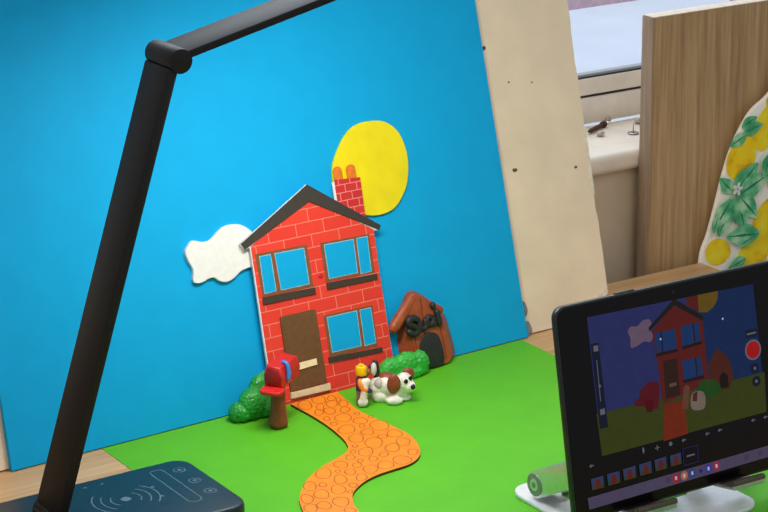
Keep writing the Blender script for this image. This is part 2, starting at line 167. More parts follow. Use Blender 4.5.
def annulus(bm, c, r0, r1, z, a0=0, a1=2*PI, n=32, f=lambda x, y, z: (x, y, z)):
    A = []
    for k in range(n+1):
        t = a0+(a1-a0)*k/n
        A.append((bm.verts.new(f(c[0]+r0*math.cos(t), c[1]+r0*math.sin(t), z)), bm.verts.new(f(c[0]+r1*math.cos(t), c[1]+r1*math.sin(t), z))))
    for p, q in zip(A, A[1:]): bm.faces.new((p[0], p[1], q[1], q[0]))
def patch(bm, pts, y, f=None):
    """flat polygon in the xz plane at depth y"""
    fc = bm.faces.new([bm.verts.new((a, y, b)) for a, b in pts]); return fc
def flat2d(name, loops, half, mat, parent, y, bev=0):
    """a flat card with holes: closed loops in (x, z), extruded +-half around y"""
    cu = bpy.data.curves.new(name, 'CURVE'); cu.dimensions = '2D'; cu.fill_mode = 'BOTH'; cu.extrude = half
    for L in loops:
        s_ = cu.splines.new('POLY'); s_.points.add(len(L)-1); s_.use_cyclic_u = True
        for p, (a, b) in zip(s_.points, L): p.co = (a, b, 0, 1)
    tmp = bpy.data.objects.new('tmp', cu); COL.objects.link(tmp)
    me = bpy.data.meshes.new_from_object(tmp.evaluated_get(bpy.context.evaluated_depsgraph_get()))
    bpy.data.objects.remove(tmp); bpy.data.curves.remove(cu)
    me.transform(Matrix.Translation((0, y, 0)) @ Matrix.Rotation(PI/2, 4, 'X'))
    bm = BM(); bm.from_mesh(me); bpy.data.meshes.remove(me)
    bmesh.ops.remove_doubles(bm, verts=bm.verts, dist=.0005)
    return obj(name, bm, mat, parent)
def fused(bm, voxel=.06, smooth=4, amp=0, freq=1.5, kind='noise'):
    """overlapping closed shapes -> one continuous skin, optionally with a lumpy relief"""
    me = bpy.data.meshes.new('t'); bm.to_mesh(me); bm.free()
    o = bpy.data.objects.new('t', me); COL.objects.link(o)
    r = o.modifiers.new('r', 'REMESH'); r.mode = 'VOXEL'; r.voxel_size = voxel; r.use_smooth_shade = True
    s_ = o.modifiers.new('s', 'SMOOTH'); s_.iterations = smooth; s_.factor = .5
    m2 = bpy.data.meshes.new_from_object(o.evaluated_get(bpy.context.evaluated_depsgraph_get()))
    bpy.data.objects.remove(o); bpy.data.meshes.remove(me)
    b = BM(); b.from_mesh(m2); bpy.data.meshes.remove(m2)
    if amp:
        b.normal_update()
        for v in b.verts:
            p = v.co*freq
            if kind == 'cells':
                d = noise.voronoi(p)[0]; h = (d[1]-d[0])*.9-.35
            else: h = noise.noise(p)+.5*noise.noise(p*2.1)
            v.co += v.normal*amp*h
    return b
# ------------------------------------------------------------------ colours
M = dict(
 table=wood('light_oak_laminate', ((180, 134, 86), (212, 168, 116), (228, 190, 140)), 0, 1.6, .45),
 panel=wood('grey_brown_oak', ((120, 92, 60), (164, 132, 90), (190, 160, 118)), 2, 2.0, .55),
 paneledge=wood('grey_oak_edge', ((124, 102, 82), (152, 130, 108), (172, 150, 128)), 2, 3.0, .6),
 wall=plain('cream_wall_paint', (206, 190, 166), .7, var=.025, vscale=.3),
 sillpaint=plain('cream_gloss_paint', (232, 222, 206), .35, var=.02, vscale=.5), gloss=plain('white_gloss_paint', (240, 236, 230), .35, var=.03, vscale=.5),
 cream=plain('cream_emulsion', (236, 217, 188), .6, var=.025, vscale=.25, bump=.1, bscale=.8),
 torn=plain('bare_board_core', (226, 218, 196), .9, bump=.4),
 blue=plain('blue_card', (16, 165, 222), .6, spec=.12, var=.012, vscale=.4),
 green=plain('green_card', (92, 184, 34), .6, spec=.2, var=.02, vscale=.3),
 orange=plain('orange_foam', (252, 138, 8), .6, var=.05, vscale=1.0),
 orangedark=plain('brown_ink', (176, 84, 14), .7),
 foamedge=plain('dark_foam_edge', (62, 52, 30), .8),
 outline=plain('pale_blue_line', (168, 196, 206), .7), white=plain('white_card', (230, 230, 227), .65, var=.02),
 yellow=plain('yellow_paper', (238, 218, 0), .5, var=.03, vscale=.4, bump=.25, bscale=.5),
 brick=brick('red_printed_brick', (226, 52, 36), (234, 62, 42), (238, 124, 106), 2.9, 1.16, .6, .35-.47),
 chim=brick('dark_red_printed_brick', (196, 36, 36), (206, 44, 42), (232, 130, 120), 1.25, .72, .05, .2, .05),
 roof=plain('charcoal_card', (56, 50, 44), .75, var=.05),
 sill=plain('dark_brown_card', (58, 48, 36), .75),
 frame=plain('printed_brown', (126, 78, 42), .7),
 door=plain('brown_foam', (104, 70, 34), .8, var=.06),
 slot=plain('cream_card', (240, 226, 180), .7),
 step=plain('pale_stone_card', (214, 196, 156), .7),
 pot=plain('terracotta_card', (222, 118, 26), .6, var=.08),
 dot=plain('red_dab', (198, 20, 14), .5),
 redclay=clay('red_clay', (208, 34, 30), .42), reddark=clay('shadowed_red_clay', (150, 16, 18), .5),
 trunk=clay('brown_clay', (138, 66, 34), .5), blueclay=clay('blue_clay', (52, 128, 214), .4),
 terra=clay('rust_brown_clay', (160, 74, 34), .45), black=clay('black_clay', (34, 34, 34), .5),
 bushdark=clay('deep_green_clay', (38, 148, 50), .36), bushclay=clay('green_clay', (54, 176, 62), .4), whiteclay=clay('white_clay', (240, 232, 218), .45),
 greyclay=clay('pale_grey_clay', (190, 180, 168), .5), earclay=clay('chestnut_clay', (146, 66, 40), .45),
 eye=plain('black_gloss', (16, 16, 18), .2), groove=clay('groove_shadow_clay', (120, 50, 22), .6),
 yplastic=plain('yellow_plastic', (252, 206, 10), .22, var=.01), purple=plain('dark_violet_plastic', (52, 40, 92), .3),
 oplastic=plain('orange_plastic', (250, 140, 40), .25), brownplastic=plain('warm_grey_plastic', (128, 104, 88), .3),
 tan=plain('dull_orange_plastic', (196, 122, 50), .3),  # duller copy of the orange: shade on the raised sleeve put into its colour
 lamp=plain('matt_black_plastic', (24, 22, 22), .5, spec=.3, var=.1, bump=.1, bscale=20),
 lampbase=plain('dark_petrol_plastic', (18, 37, 47), .38, var=.04),
 lampprint=plain('grey_print', (92, 116, 128), .5),
 bezel=plain('graphite_metal', (58, 62, 60), .35, .7), glass=plain('black_glass', (12, 7, 9), .2, spec=.22, var=.1, vscale=.3),
 alu=plain('brushed_aluminium', (214, 216, 220), .28, .75, var=.02), ring=plain('dull_steel', (138, 140, 140), .4, .3),
 white_alu=plain('pale_aluminium', (232, 234, 238), .3, .25, var=.02),
 rubber=plain('brown_grey_rubber', (92, 76, 68), .5), hole=plain('hole_black', (10, 10, 10), .6),
 putty=plain('blue_grey_putty', (120, 132, 136), .7), rust=plain('rusty_steel', (84, 52, 40), .7, .3),
 steel=plain('steel', (150, 150, 152), .3, .9), grit=plain('pale_plaster', (196, 188, 178), .9, bump=.5),
 chip=plain('dark_chip', (92, 84, 70), .9),
 fabric=plain('off_white_cotton', (252, 246, 232), .9, var=.02, bump=.3, bscale=12),
 lemon=NT('lemon_print'), leaf=NT('leaf_print'), leafd=plain('dark_leaf_print', (40, 130, 90), .9),
 gasket=plain('black_gasket', (54, 50, 46), .7), lilac=plain('pale_purple_film', (218, 204, 250), .5),
 outside=plain('pale_concrete', (150, 160, 176), .8, var=.05, vscale=.1),
)
t = M['lemon']; v = t.cm(); t.col(t.ramp(t.noise(v, .45, 3), [(.33, (226, 168, 10)), (.46, (255, 214, 8)), (.65, (255, 234, 50))])); t.b.inputs['Roughness'].default_value = .9; M['lemon'] = t.m
t = M['leaf']; v = t.cm(); t.col(t.ramp(t.noise(v, .6, 3), [(.35, (64, 166, 110)), (.5, (112, 202, 146)), (.66, (184, 230, 184))])); t.b.inputs['Roughness'].default_value = .9; M['leaf'] = t.m
def pane_mat():
    t = NT('hazy_window_glass'); n, l = t.n, t.l
    tr = t.new('ShaderNodeBsdfTransparent'); tl = t.new('ShaderNodeBsdfTranslucent'); mx = t.new('ShaderNodeMixShader'); g = t.new('ShaderNodeBsdfGlossy')
    g.inputs['Roughness'].default_value = .15; tl.inputs['Color'].default_value = (.85, .9, 1, 1)
    m2 = t.new('ShaderNodeMixShader'); mx.inputs[0].default_value = .22; m2.inputs[0].default_value = .06
    l.new(tr.outputs[0], mx.inputs[1]); l.new(tl.outputs[0], mx.inputs[2]); l.new(mx.outputs[0], m2.inputs[1]); l.new(g.outputs[0], m2.inputs[2])
    l.new(m2.outputs[0], t.out.inputs['Surface']); n.remove(t.b); return t.m
M['pane'] = pane_mat()
t = NT('led_diffuser'); t.b.inputs['Emission Color'].default_value = (1, .95, .86, 1); t.b.inputs['Emission Strength'].default_value = 4; M['led'] = t.m

# ------------------------------------------------------------------ the room
WY, NZ, NB, YB = 14.5, 12.2, 10.1, 24.6
b = BM(); box(b, (-240, -260, -78), (260, 120, -74)); struct('floor', b, plain('grey_carpet', (110, 106, 100), .9, bump=.4))
b = BM()
box(b, (-240, WY, -74), (260, WY+16, NB)); box(b, (-240, WY, NB), (-60, WY+16, 190)); box(b, (150, WY, NB), (260, WY+16, 190)); box(b, (-60, WY, 120), (150, WY+16, 190))
struct('wall_back', b, M['wall'])
b = BM(); box(b, (-59.9, WY-1, NB), (149.9, YB, NZ), .7, 4); struct('trim_1', b, M['sillpaint'], 40)
# window: bottom rails, glass, film strips, frame
b = BM(); box(b, (-59.9, YB, NZ), (149.9, YB+3, 15.0), .25)
for x in (-59.9, 147): box(b, (x, YB, 15), (x+2.9, YB+3, 119.9))
box(b, (-57, YB, 117), (147, YB+3, 119.9)); win = struct('window_1', b, M['gloss'], 40)
b = BM(); box(b, (-56.9, YB+.4, 15.25), (146.9, YB+2.6, 17.1), .2); obj('sash', b, M['gloss'], win, 40)
b = BM(); box(b, (-56.9, YB+.6, 15.0), (146.9, YB+2.4, 15.24)); obj('lower_gasket', b, M['gasket'], win)
b = BM(); box(b, (-56.9, YB+.6, 17.1), (146.9, YB+2.4, 17.3)); obj('upper_gasket', b, M['gasket'], win)
b = BM(); box(b, (-56.9, YB+1.3, 17.3), (146.9, YB+1.5, 117)); obj('glass_pane', b, M['pane'], win)
b = BM(); box(b, (-50, YB+1.1, 24.6), (66.5, YB+1.25, 29)); obj('purple_strip', b, M['lilac'], win)
b = BM(); box(b, (70, YB+1.1, 19), (100, YB+1.25, 29)); obj('purple_strip', b, M['lilac'], win)
b = BM(); box(b, (-240, 30.6, -20), (300, 170, 2)); struct('ground_outside', b, M['outside'])

# ------------------------------------------------------------------ table
tb = thing('table', 'light oak-coloured laminate table top carrying the whole paper scene', 'table', (0, -35, -74))
b = BM(); box(b, (-120, -45, 71), (53.3, 44.85, 74), .12); obj('table_top', b, M['table'], tb, 40)
for x in (-116, 44):
    for y in (-41, 36):
        b = BM(); box(b, (x, y, 0), (x+5, y+5, 71), .3); obj('leg', b, M['table'], tb, 40)
# tall wood-effect panel behind the table
pn = thing('wood_panel', 'tall brown oak-effect board standing upright in front of the window sill', 'wooden board', (47.6, 11.5, -74))
b = BM(); box(b, (.05, 0, 0), (60, 1.8, 100.2), .06); obj('oak_face', b, M['panel'], pn, 40)
b = BM(); box(b, (-.06, .03, 0), (.05, 1.77, 100.15), .03); obj('edge_strip', b, M['paneledge'], pn, 40)
b = BM(); box(b, (.02, .03, 100.2), (60, 1.77, 100.3), .03); obj('edge_strip', b, plain('pale_edge', (206, 190, 170), .6), pn, 40)
# lemon fabric board beside the table end
ib = thing('ironing_board', 'round-nosed board covered in white fabric printed with lemons and green leaves', 'ironing board', (53.4, 10, -74))
LO = [(max(a, 53.4)-53.4, c+74) for a, c in K['lemonout']]
left = [(0.02, 4)]+[(0.02, 40), (.02, 66)]+LO[::-1]+[(10.3, 92.6), (13, 94.2), (16, 94.8)]
left = spline(left, 5)
out = [(a, c) for a, c in left]+[(32-a, c) for a, c in left[::-1][1:]]
b = BM(); prism(b, out, 'xz', 0, .5, .2, 3); obj('fabric_cover', b, M['fabric'], ib, 50)
for x in (6, 25):
    b = BM(); box(b, (x, .1, 0), (x+1, .4, 4.2), .1); obj('foot', b, M['steel'], ib)
random.seed(3)
def oval(c, rx, ry, rot, n=28, tip=.12):
    o = []
    for k in range(n):
        t = 2*PI*k/n; r = 1+tip*max(0, math.cos(t))**6
        x, y = rx*math.cos(t)*r, ry*math.sin(t); o.append((c[0]+x*math.cos(rot)-y*math.sin(rot), c[1]+x*math.sin(rot)+y*math.cos(rot)))
    return o
lm = K['lem']; W = lambda p: (p[0]-53.4, p[1]+74)
for (c, rx, ry, rt) in ((lm[0], 2.3, 1.9, 1.0), (lm[1], 2.4, 1.6, 1.3), (lm[2], 1.7, 1.45, -.3), (lm[3], 2.6, 2.0, .9), (lm[4], 2.7, 1.6, 1.1), ((62.6, 15.6), .9, 1.2, .6), ((54.3, -1.9), 1.3, .9, .2), ((64.5, 7.5), 2.4, 1.7, .3), ((60.5, -6), 2.4, 1.8, .2)):
    b = BM(); c = W(c); patch(b, [q for q in oval(c, rx, ry, rt) if q[0] > .25], -.04-.005*ry); obj('lemon_print', b, M['lemon'], ib)
for li, (a, c) in enumerate(K['leaf']):
    ly = -.1-.035*li
    a = Vector(W(a)); c = Vector(W(c)); d = c-a; n = Vector((-d.y, d.x)).normalized()*min(1.25, d.length*.29)
    L = [a, a+d*.2+n*.7, a+d*.45+n, a+d*.75+n*.6, c, a+d*.75-n*.6, a+d*.45-n, a+d*.2-n*.7]
    L = [(max(q[0], .3), q[1]) for q in spline([tuple(x) for x in L], 4, True)]
    b = BM(); patch(b, L, ly); lf = obj('leaf_print', b, M['leaf'], ib)
    b = BM(); mid = [a, a+d*.45+n*.12, c, a+d*.45-n*.12]; patch(b, [(max(q[0], .3), q[1]) for q in mid], ly-.015); obj('vein_print', b, M['leafd'], lf)
# the same print goes on over the rest of the cover
for k, (x, z_) in enumerate([(12.5, 69), (17.5, 66), (23.5, 68), (28, 72), (13.5, 77.5), (20.5, 75.5), (26.5, 79.5), (16.5, 85), (22.5, 86), (15, 91.5), (20, 91), (28.5, 64)]):
    b = BM(); patch(b, oval((x, z_), 2.3, 1.7, 1.3*k), -.05-.004*k); obj('lemon_print', b, M['lemon'], ib)
    for j in range(2):
        an = 2.1*k+2.4*j; p_ = Vector((x+2.6*math.cos(an), z_+2.6*math.sin(an))); d = Vector((math.cos(an+.9), math.sin(an+.9)))*3.0; n = Vector((-d.y, d.x)).normalized()*.85
        L = spline([tuple(q) for q in (p_, p_+d*.2+n*.7, p_+d*.45+n, p_+d*.75+n*.6, p_+d, p_+d*.75-n*.6, p_+d*.45-n, p_+d*.2-n*.7)], 4, True)
        b = BM(); patch(b, [(min(max(q[0], 6), 30.5), q[1]) for q in L], -.12-.012*(2*k+j)); obj('leaf_print', b, M['leaf'], ib)
fx, fz = W(K['flower'][0])
for k in range(5):
    b = BM(); an = 2*PI*k/5; patch(b, oval((fx+.42*math.cos(an), fz+.42*math.sin(an)), .34, .2, an, 12, 0), -.66-.02*k); obj('petal_print', b, M['white'], ib)

# ------------------------------------------------------------------ sill litter
S = K['bits']; sz = NZ
b = BM(); p0 = Vector((*S[0], sz+.32)); p1 = Vector((*S[1], sz+.32)); tube(b, [tuple(p0.lerp(p1, k/12)) for k in range(13)], [.12, .2]+[.26-.05*(k % 2) for k in range(10)]+[.3], 10)
sw = obj('screw', b, M['rust'], None, 50, loc=(0, 0, 0))
tag(sw, 'rusty brown screw lying on the white window sill', 'screw')
b = BM(); cyl(b, (0, 0, 0), .36, .5, 'z', 14); 
h = obj('screw_head', b, M['rust'], None, 50, loc=tuple(p1), rot=(0, PI/2, math.atan2((p1-p0).y, (p1-p0).x))); h.parent = sw
tk = thing('thumbtack', 'small metal drawing pin lying point up on the white window sill', 'drawing pin', (*S[4], sz))
b = BM(); cyl(b, (0, 0, .02), .6, .14, 'z', 24, bev=.04); obj('disc_head', b, M['steel'], tk, 40)
b = BM(); cyl(b, (0, 0, .15), .08, .9, 'z', 10, r2=.03); obj('pin', b, M['steel'], tk, 40)
for (x, y), r, lb in ((S[2], .5, 'pale crumb of plaster beside the rusty screw on the sill'), (S[3], .45, 'pale crumb of plaster at the back of the sill by the window rail'), (S[5], .55, 'brownish crumb of plaster on the sill against the wood panel edge')):
    b = BM(); ell(b, (0, 0, r*.55), (r, r*.8, r*.6)); b = fused(b, .09, 1, .12, 2.5); o = obj('plaster_crumb', b, M['grit'], None, 180, loc=(x, y, sz)); tag(o, lb, 'crumb', 'crumbs on the window sill')

# ------------------------------------------------------------------ backdrop boards (lean back together on the table edge)
BR = (-TILT, 0, BYAW)
cb = thing('backing_board', 'large cream painted board with a torn corner leaning behind the blue card', 'board', (0, 0, 0), BR)
rng = random.Random(5)
right = [(35.55+.02*(s-2.3)+rng.uniform(-.09, .09), s) for s in [2.34+k*1.4 for k in range(34)]]
bot = [(-33, .3), (-10, .3), (10, .3), (25, .3), (28, .28), (30.5, .34), (32, .45), (32.6, .9), (33.6, 1.5), (34.6, 1.9)]
b = BM(); prism(b, bot+right+[(36.5, 50), (-33, 50)], 'xz', .5, .95); obj('painted_face', b, M['cream'], cb)
b = BM(); torn = [(32.1, .5), (32.8, .75), (33.7, 1.3), (34.7, 1.75), (35.5, 2.2), (35.2, 2.75), (34.4, 2.3), (33.5, 1.8), (32.7, 1.2)]; prism(b, torn, 'xz', .42, .55, .03); obj('torn_corner', b, M['torn'], cb)
for (x, s), r in zip(K['spots'], (.22, .25, .16, .1, .1)):
    b = BM(); patch(b, [(x+r*(1+.4*rng.random())*math.cos(2*PI*k/9), s+r*.7*(1+.5*rng.random())*math.sin(2*PI*k/9)) for k in range(9)], .485); obj('paint_chip', b, M['chip'], cb)
b = BM(); rr = [(35.62+.02*(s-2.3), s) for s in (12, 13.5, 15, 17, 18.6)]; prism(b, [(a-.25-.2*(k % 2), s) for k, (a, s) in enumerate(rr)]+[(a+.02, s) for a, s in rr[::-1]], 'xz', .47, .52); obj('worn_edge', b, M['torn'], cb)
b = BM(); prism(b, [(-29.2, .12), (24.8, .12), (24.88, 45), (-28.0, 45)], 'xz', 0, .4)
bl = obj('blue_card_sheet', b, M['blue'], None, rot=BR); tag(bl, 'big bright blue card sheet standing as the sky behind the house', 'card sheet')
for (x, s), lb in zip(K['putty'], ('upper of two grey putty blobs at the blue card edge', 'lower of two grey putty blobs at the blue card edge')):
    b = BM(); ell(b, (0, 0, 0), (.42, .12, .78)); o = obj('putty_blob', fused(b, .06, 2, .05, 2), M['putty'], None, 180, rot=BR)
    o.location = (Euler(BR).to_matrix() @ Vector((x, .41, s)))*U; tag(o, lb, 'putty', 'putty blobs')

# sun, cloud
sp = spline(K['sun'], 5, True)
b = BM(); prism(b, sp, 'xz', -.3, -.01, .03, 1); o = obj('paper_sun', b, M['yellow'], None, 30, rot=BR); tag(o, 'bright yellow paper oval sun stuck on the blue card behind the chimney', 'paper sun')
cp = spline(K['cloud'][1:-1], 5)+[K['cloud'][-1], K['cloud'][0]]
b = BM(); prism(b, cp, 'xz', -.4, -.01, .03, 1); o = obj('paper_cloud', b, M['white'], None, 30, rot=BR); tag(o, 'white card cloud stuck on the blue card beside the brick house', 'paper cloud')

# ------------------------------------------------------------------ brick house
hs = thing('card_house', 'flat red brick card house with brown door and three windows', 'model house', (0, 0, 0), BR)
body = [(-3.95, 14.1), (2.55, 17.3), (8.92, 13.3), (8.76, 7.3), (8.72, -.2), (-4.25, -.2), (-4.16, 4.8), (-4.07, 8.5)]
holes = [q for n in ('w1', 'w2', 'w3') for q in (K[n][1], K[n][2])]
def grow(q, d):
    cx = sum(p[0] for p in q)/len(q); cz = sum(p[1] for p in q)/len(q)
    return [(p[0]+(d if p[0] > cx else -d), p[1]+(d if p[1] > cz else -d)) for p in q]
RF = K['roof']
sil = [RF[5], RF[0], RF[1], RF[2], RF[3]]+[(8.85, 13.2), (8.80, 7.3), (8.76, -.2), (-4.33, -.2), (-4.24, 4.8), (-4.15, 8.5), (-4.02, 14.0)]
flat2d('card_backing', [sil], .15, M['white'], hs, -.71)
flat2d('brick_front', [body], .02, M['brick'], hs, -.88)
b = BM(); prism(b, RF, 'xz', -1.0, -.865, .02, 1); rf = obj('roof', b, M['roof'], hs, 30)
for n in ('w1', 'w2', 'w3'):
    fr, a, c, s = K[n]
    w = flat2d('window_frame', [grow(fr, .05)], .012, M['frame'], hs, -.912)
    for q in (a, c):
        b = BM(); prism(b, grow(q, .02), 'xz', -.93, -.92); obj('pane_outline', b, M['outline'], w)
        b = BM(); prism(b, grow(q, -.03), 'xz', -.94, -.925); obj('window_pane', b, M['blue'], w)
    b = BM(); prism(b, s, 'xz', -1.02, -.9, .02, 1); obj('window_sill', b, M['sill'], w, 30)
def rcorner(q, r=.25):   # rounded top corners of the door
    o = []
    for i, p in enumerate(q):
        p = Vector(p); a = Vector(q[i-1]); c = Vector(q[(i+1) % len(q)])
        if i < 2:
            for k in range(5):
                t = k/4; o.append(tuple((p+(a-p).normalized()*r)*(1-t)**2+p*2*t*(1-t)+(p+(c-p).normalized()*r)*t*t))
        else: o.append(tuple(p))
    return o
b = BM(); prism(b, rcorner(K['door']), 'xz', -1.08, -.9, .02, 1); dr = obj('door', b, M['door'], hs, 30)
b = BM(); prism(b, K['letterbox'], 'xz', -1.18, -1.08, .015, 1); obj('letterbox', b, M['slot'], dr, 30)
b = BM(); prism(b, K['step'], 'xz', -1.15, -.9, .02, 1); obj('doorstep', b, M['step'], hs, 30)
x, s = K['dot'][0]; b = BM(); ell(b, (x, -.91, s), (.27, .07, .25)); obj('red_dab', b, M['dot'], hs, 180)
ch = K['chim']
b = BM(); prism(b, [ch[0], ch[1], (ch[2][0], 13.6), (ch[3][0], 14.8)], 'xz', -.62, -.45, .015, 1); cm_ = obj('chimney', b, M['chim'], hs, 30)
b = BM(); prism(b, [K['chimback'][0], K['chimback'][1], (K['chimback'][2][0], 15), (K['chimback'][3][0], 15)], 'xz', -.44, -.31); obj('card_flap', b, M['white'], cm_)
for q in K['pots']:
    r_ = (q[-1][0]-q[0][0])/2; cx = (q[0][0]+q[-1][0])/2; zt_ = q[2][1]-r_*.9; b = BM()
    prism(b, [(cx-r_, q[0][1]-.3)]+[(cx-r_*math.cos(PI*k/12), zt_+r_*.9*math.sin(PI*k/12)) for k in range(13)]+[(cx+r_, q[0][1]-.3)], 'xz', -.58, -.46, .02, 1); obj('chimney_pot', b, M['pot'], cm_, 40)

# ------------------------------------------------------------------ green card and orange path
b = BM(); prism(b, [(-20.85, -.95), (-20.75, -58), (23.5, -58), (23.9, 1.0)], 'xy', .0, .05); o = obj('green_card', b, M['green']); tag(o, 'large bright green card sheet lying on the table as grass', 'green card')
pl, pr = spline(K['pathL'], 4), spline(K['pathR'], 4)
outp = pl+pr[::-1]
pt = thing('cobbled_foam_trail', 'winding orange foam path with drawn cobbles leading to the brown door', 'paper path', (0, -10, .05))
loc = lambda L: [(a, c+10) for a, c in L]
b = BM(); prism(b, loc(outp), 'xy', 0, .19); obj('foam_edge', b, M['foamedge'], pt)
b = BM(); prism(b, loc(outp), 'xy', .19, .25); obj('path_top', b, M['orange'], pt)
b = BM(); rng = random.Random(2)
for cx, cy, ax, ay, bx, by in K['stones']:
    n = 30; p1_, p2_ = rng.uniform(0, 6), rng.uniform(0, 6); ring = []
    for k in range(n):
        t = 2*PI*k/n; w = 1+.06*math.sin(2*t+p1_)+.05*math.sin(3*t+p2_)
        vx, vy = w*(ax*math.cos(t)+bx*math.sin(t)), w*(ay*math.cos(t)+by*math.sin(t)); L = math.hypot(vx, vy)
        ring.append((b.verts.new((cx+vx, cy+10+vy, .256)), b.verts.new((cx+vx*(1-.10/L), cy+10+vy*(1-.10/L), .256))))
    for k in range(n): b.faces.new((ring[k][0], ring[(k+1) % n][0], ring[(k+1) % n][1], ring[k][1]))
obj('cobble_pattern', b, M['orangedark'], pt)

# ------------------------------------------------------------------ clay kennel
kn = thing('clay_kennel', 'rust brown clay dog kennel with black doorway leaning on the blue card', 'model kennel', (0, 0, 0), BR)
kf, kb = spline(K['kfront'], 5, True), spline(K['kback'], 5, True)
kf = [(a, max(c, -.1)) for a, c in kf]; kb = [(a, max(c, .15)) for a, c in kb]
b = BM(); 
mid = [tuple(Vector(p).lerp(Vector(q), .35)+(Vector(p)-Vector((12.7, 2.6))).normalized()*.12) for p, q in zip(kf, kb)]
A = [[b.verts.new((x, y, z)) for x, z in L] for L, y in ((kf, -1.35), ([tuple(Vector(p)+(Vector(p)-Vector((12.7, 2.6))).normalized()*.1) for p in kf], -1.15), (mid, -.75), (kb, -.08))]
n = len(kf)
for P, Q in zip(A, A[1:]):
    for i in range(n): b.faces.new((P[i], Q[i], Q[(i+1) % n], P[(i+1) % n]))
b.faces.new(A[0]); b.faces.new(A[-1][::-1])
obj('kennel_body', b, M['terra'], kn, 45)
(ra, rl, _, rr_) = K['kroof']
b = BM(); P = [Vector((ra[0]-.02, -.98, ra[1]-.7)), Vector((rl[0]+.25, -.98, rl[1]+.35))]; tube(b, [tuple(P[0].lerp(P[1], k/6)) for k in range(7)], [.42, .46, .5, .52, .52, .52, .48], 16, flat=1.1); b = fused(b, .08, 2, .05, 1.2); obj('roof_slab', b, M['terra'], kn, 180)
b = BM(); P = [Vector((ra[0]+.1, -.98, ra[1]-.5)), Vector((rr_[0]+.1, -1.0, rr_[1]+.1))]; tube(b, [tuple(P[0].lerp(P[1], k/6)) for k in range(7)], [.36, .36, .36, .35, .34, .33, .3], 16, flat=1.1); b = fused(b, .07, 2, .05, 1.2); obj('roof_slab', b, M['terra'], kn, 180)
b = BM(); prism(b, spline(K['kdoor'], 4, True), 'xz', -1.5, -1.3, .05, 2); obj('doorway', b, M['black'], kn, 50)
for g in K['kgroove']:
    b = BM(); tube(b, [(a, -1.345, c) for a, c in spline(g, 5)], .055, 8); obj('plank_groove', b, M['groove'], kn, 180)
sg = K['kletters']
for L, r in zip(sg, (.33, .26, .25, .3)):
    b = BM(); tube(b, [(a, -1.5, c) for a, c in spline(L, 5)], r, 12); obj('sign_letter', b, M['black'], kn, 180)
x, s = K['kball'][0]; b = BM(); ell(b, (x, -1.5, s), (.3, .28, .34)); obj('clay_ball', b, M['black'], kn, 180)

# ------------------------------------------------------------------ clay bushes
def bush(loc, parts, label, m):
    b = BM()
    for c, r, rz in parts: ell(b, c, r, (0, 0, rz))
    b = fused(b, .075, 4, .15, 2.3, 'cells'); zmin = 0
    for v in b.verts: v.co.z = max(v.co.z, 0)
    o = obj('clay_bush', b, M[m], None, 180, loc=loc); return tag(o, label, 'model bush', 'clay bushes')
bush((-7, -1.8, .05), [((-1.1, -.1, .75), (1.1, 1.1, .95), .3), ((0.1, -.15, 1.3), (1.5, 1.15, 1.5), .3), ((1.1, .25, 1.9), (1.25, .95, 1.8), .2), ((1.75, .6, 2.35), (.95, .55, 1.4), .2), ((1.3, -.3, .7), (1.2, 1.0, .9), 0)],
     'sloping dark green clay bush behind the red mailbox', 'bushdark')
bush((9.3, -1.1, .05), [((-1.4, 0, 1.05), (1.3, .85, 1.15), .05), ((.2, .05, 1.15), (1.7, .9, 1.2), .0), ((1.55, -.05, 1.1), (1.0, .85, 1.2), 0), ((0, -.2, .5), (2.5, .9, .7), 0)],
     'low bright green clay bush behind the spotted clay dog', 'bushclay')

# ------------------------------------------------------------------ mailbox
mb = thing('clay_mailbox', 'red clay mailbox with open flap and blue flag on a brown post', 'model mailbox', (-6.2, -5.05, .05))
b = BM(); prof = [(.86, .0), (.88, .25), (.76, .8), (.66, 1.6), (.6, 2.6), (.58, 4.0)]
tube(b, [(0.16*h/3.6, .1*h/3.6, h+.25) for r, h in prof], [r for r, h in prof], 20); 
for v in b.verts: v.co.z = max(v.co.z, 0)
obj('post', fused(b, .08, 2, .04, 1), M['trunk'], mb, 180)
MR = (0, 0, math.atan2(.55, .84)-PI/2)      # local +y runs from the open end to the back
mbox = [(-.85, 0), (.85, 0), (.92, .9), (.66, 1.75), (-.6, 1.9), (-.9, 1.0)]
b = BM(); prism(b, mbox, 'xz', -1.7, 1.8, .2, 3, taper=[(a*1.02, c) for a, c in mbox]); o_ = obj('box', b, M['redclay'], mb, 60, loc=(.72, .45, 3.95), rot=MR)
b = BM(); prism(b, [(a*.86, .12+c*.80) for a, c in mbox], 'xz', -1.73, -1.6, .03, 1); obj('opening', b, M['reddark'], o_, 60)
b = BM(); prism(b, rrect(-1.0, -2.7, 1.15, -1.4, .5), 'xy', -.2, .22, .14, 3); obj('flap', fused(b, .07, 2, .03, 1.5), M['redclay'], o_, 180, rot=(.12, 0, 0))
fl = [(.5, -.6, 1.95), (.8, -.65, 1.85), (1.02, -.75, 1.5), (1.1, -.85, 1.05), (1.08, -.9, .6)]
b = BM(); tube(b, spline(fl, 5), .19, 12); obj('flag', b, M['blueclay'], o_, 180)

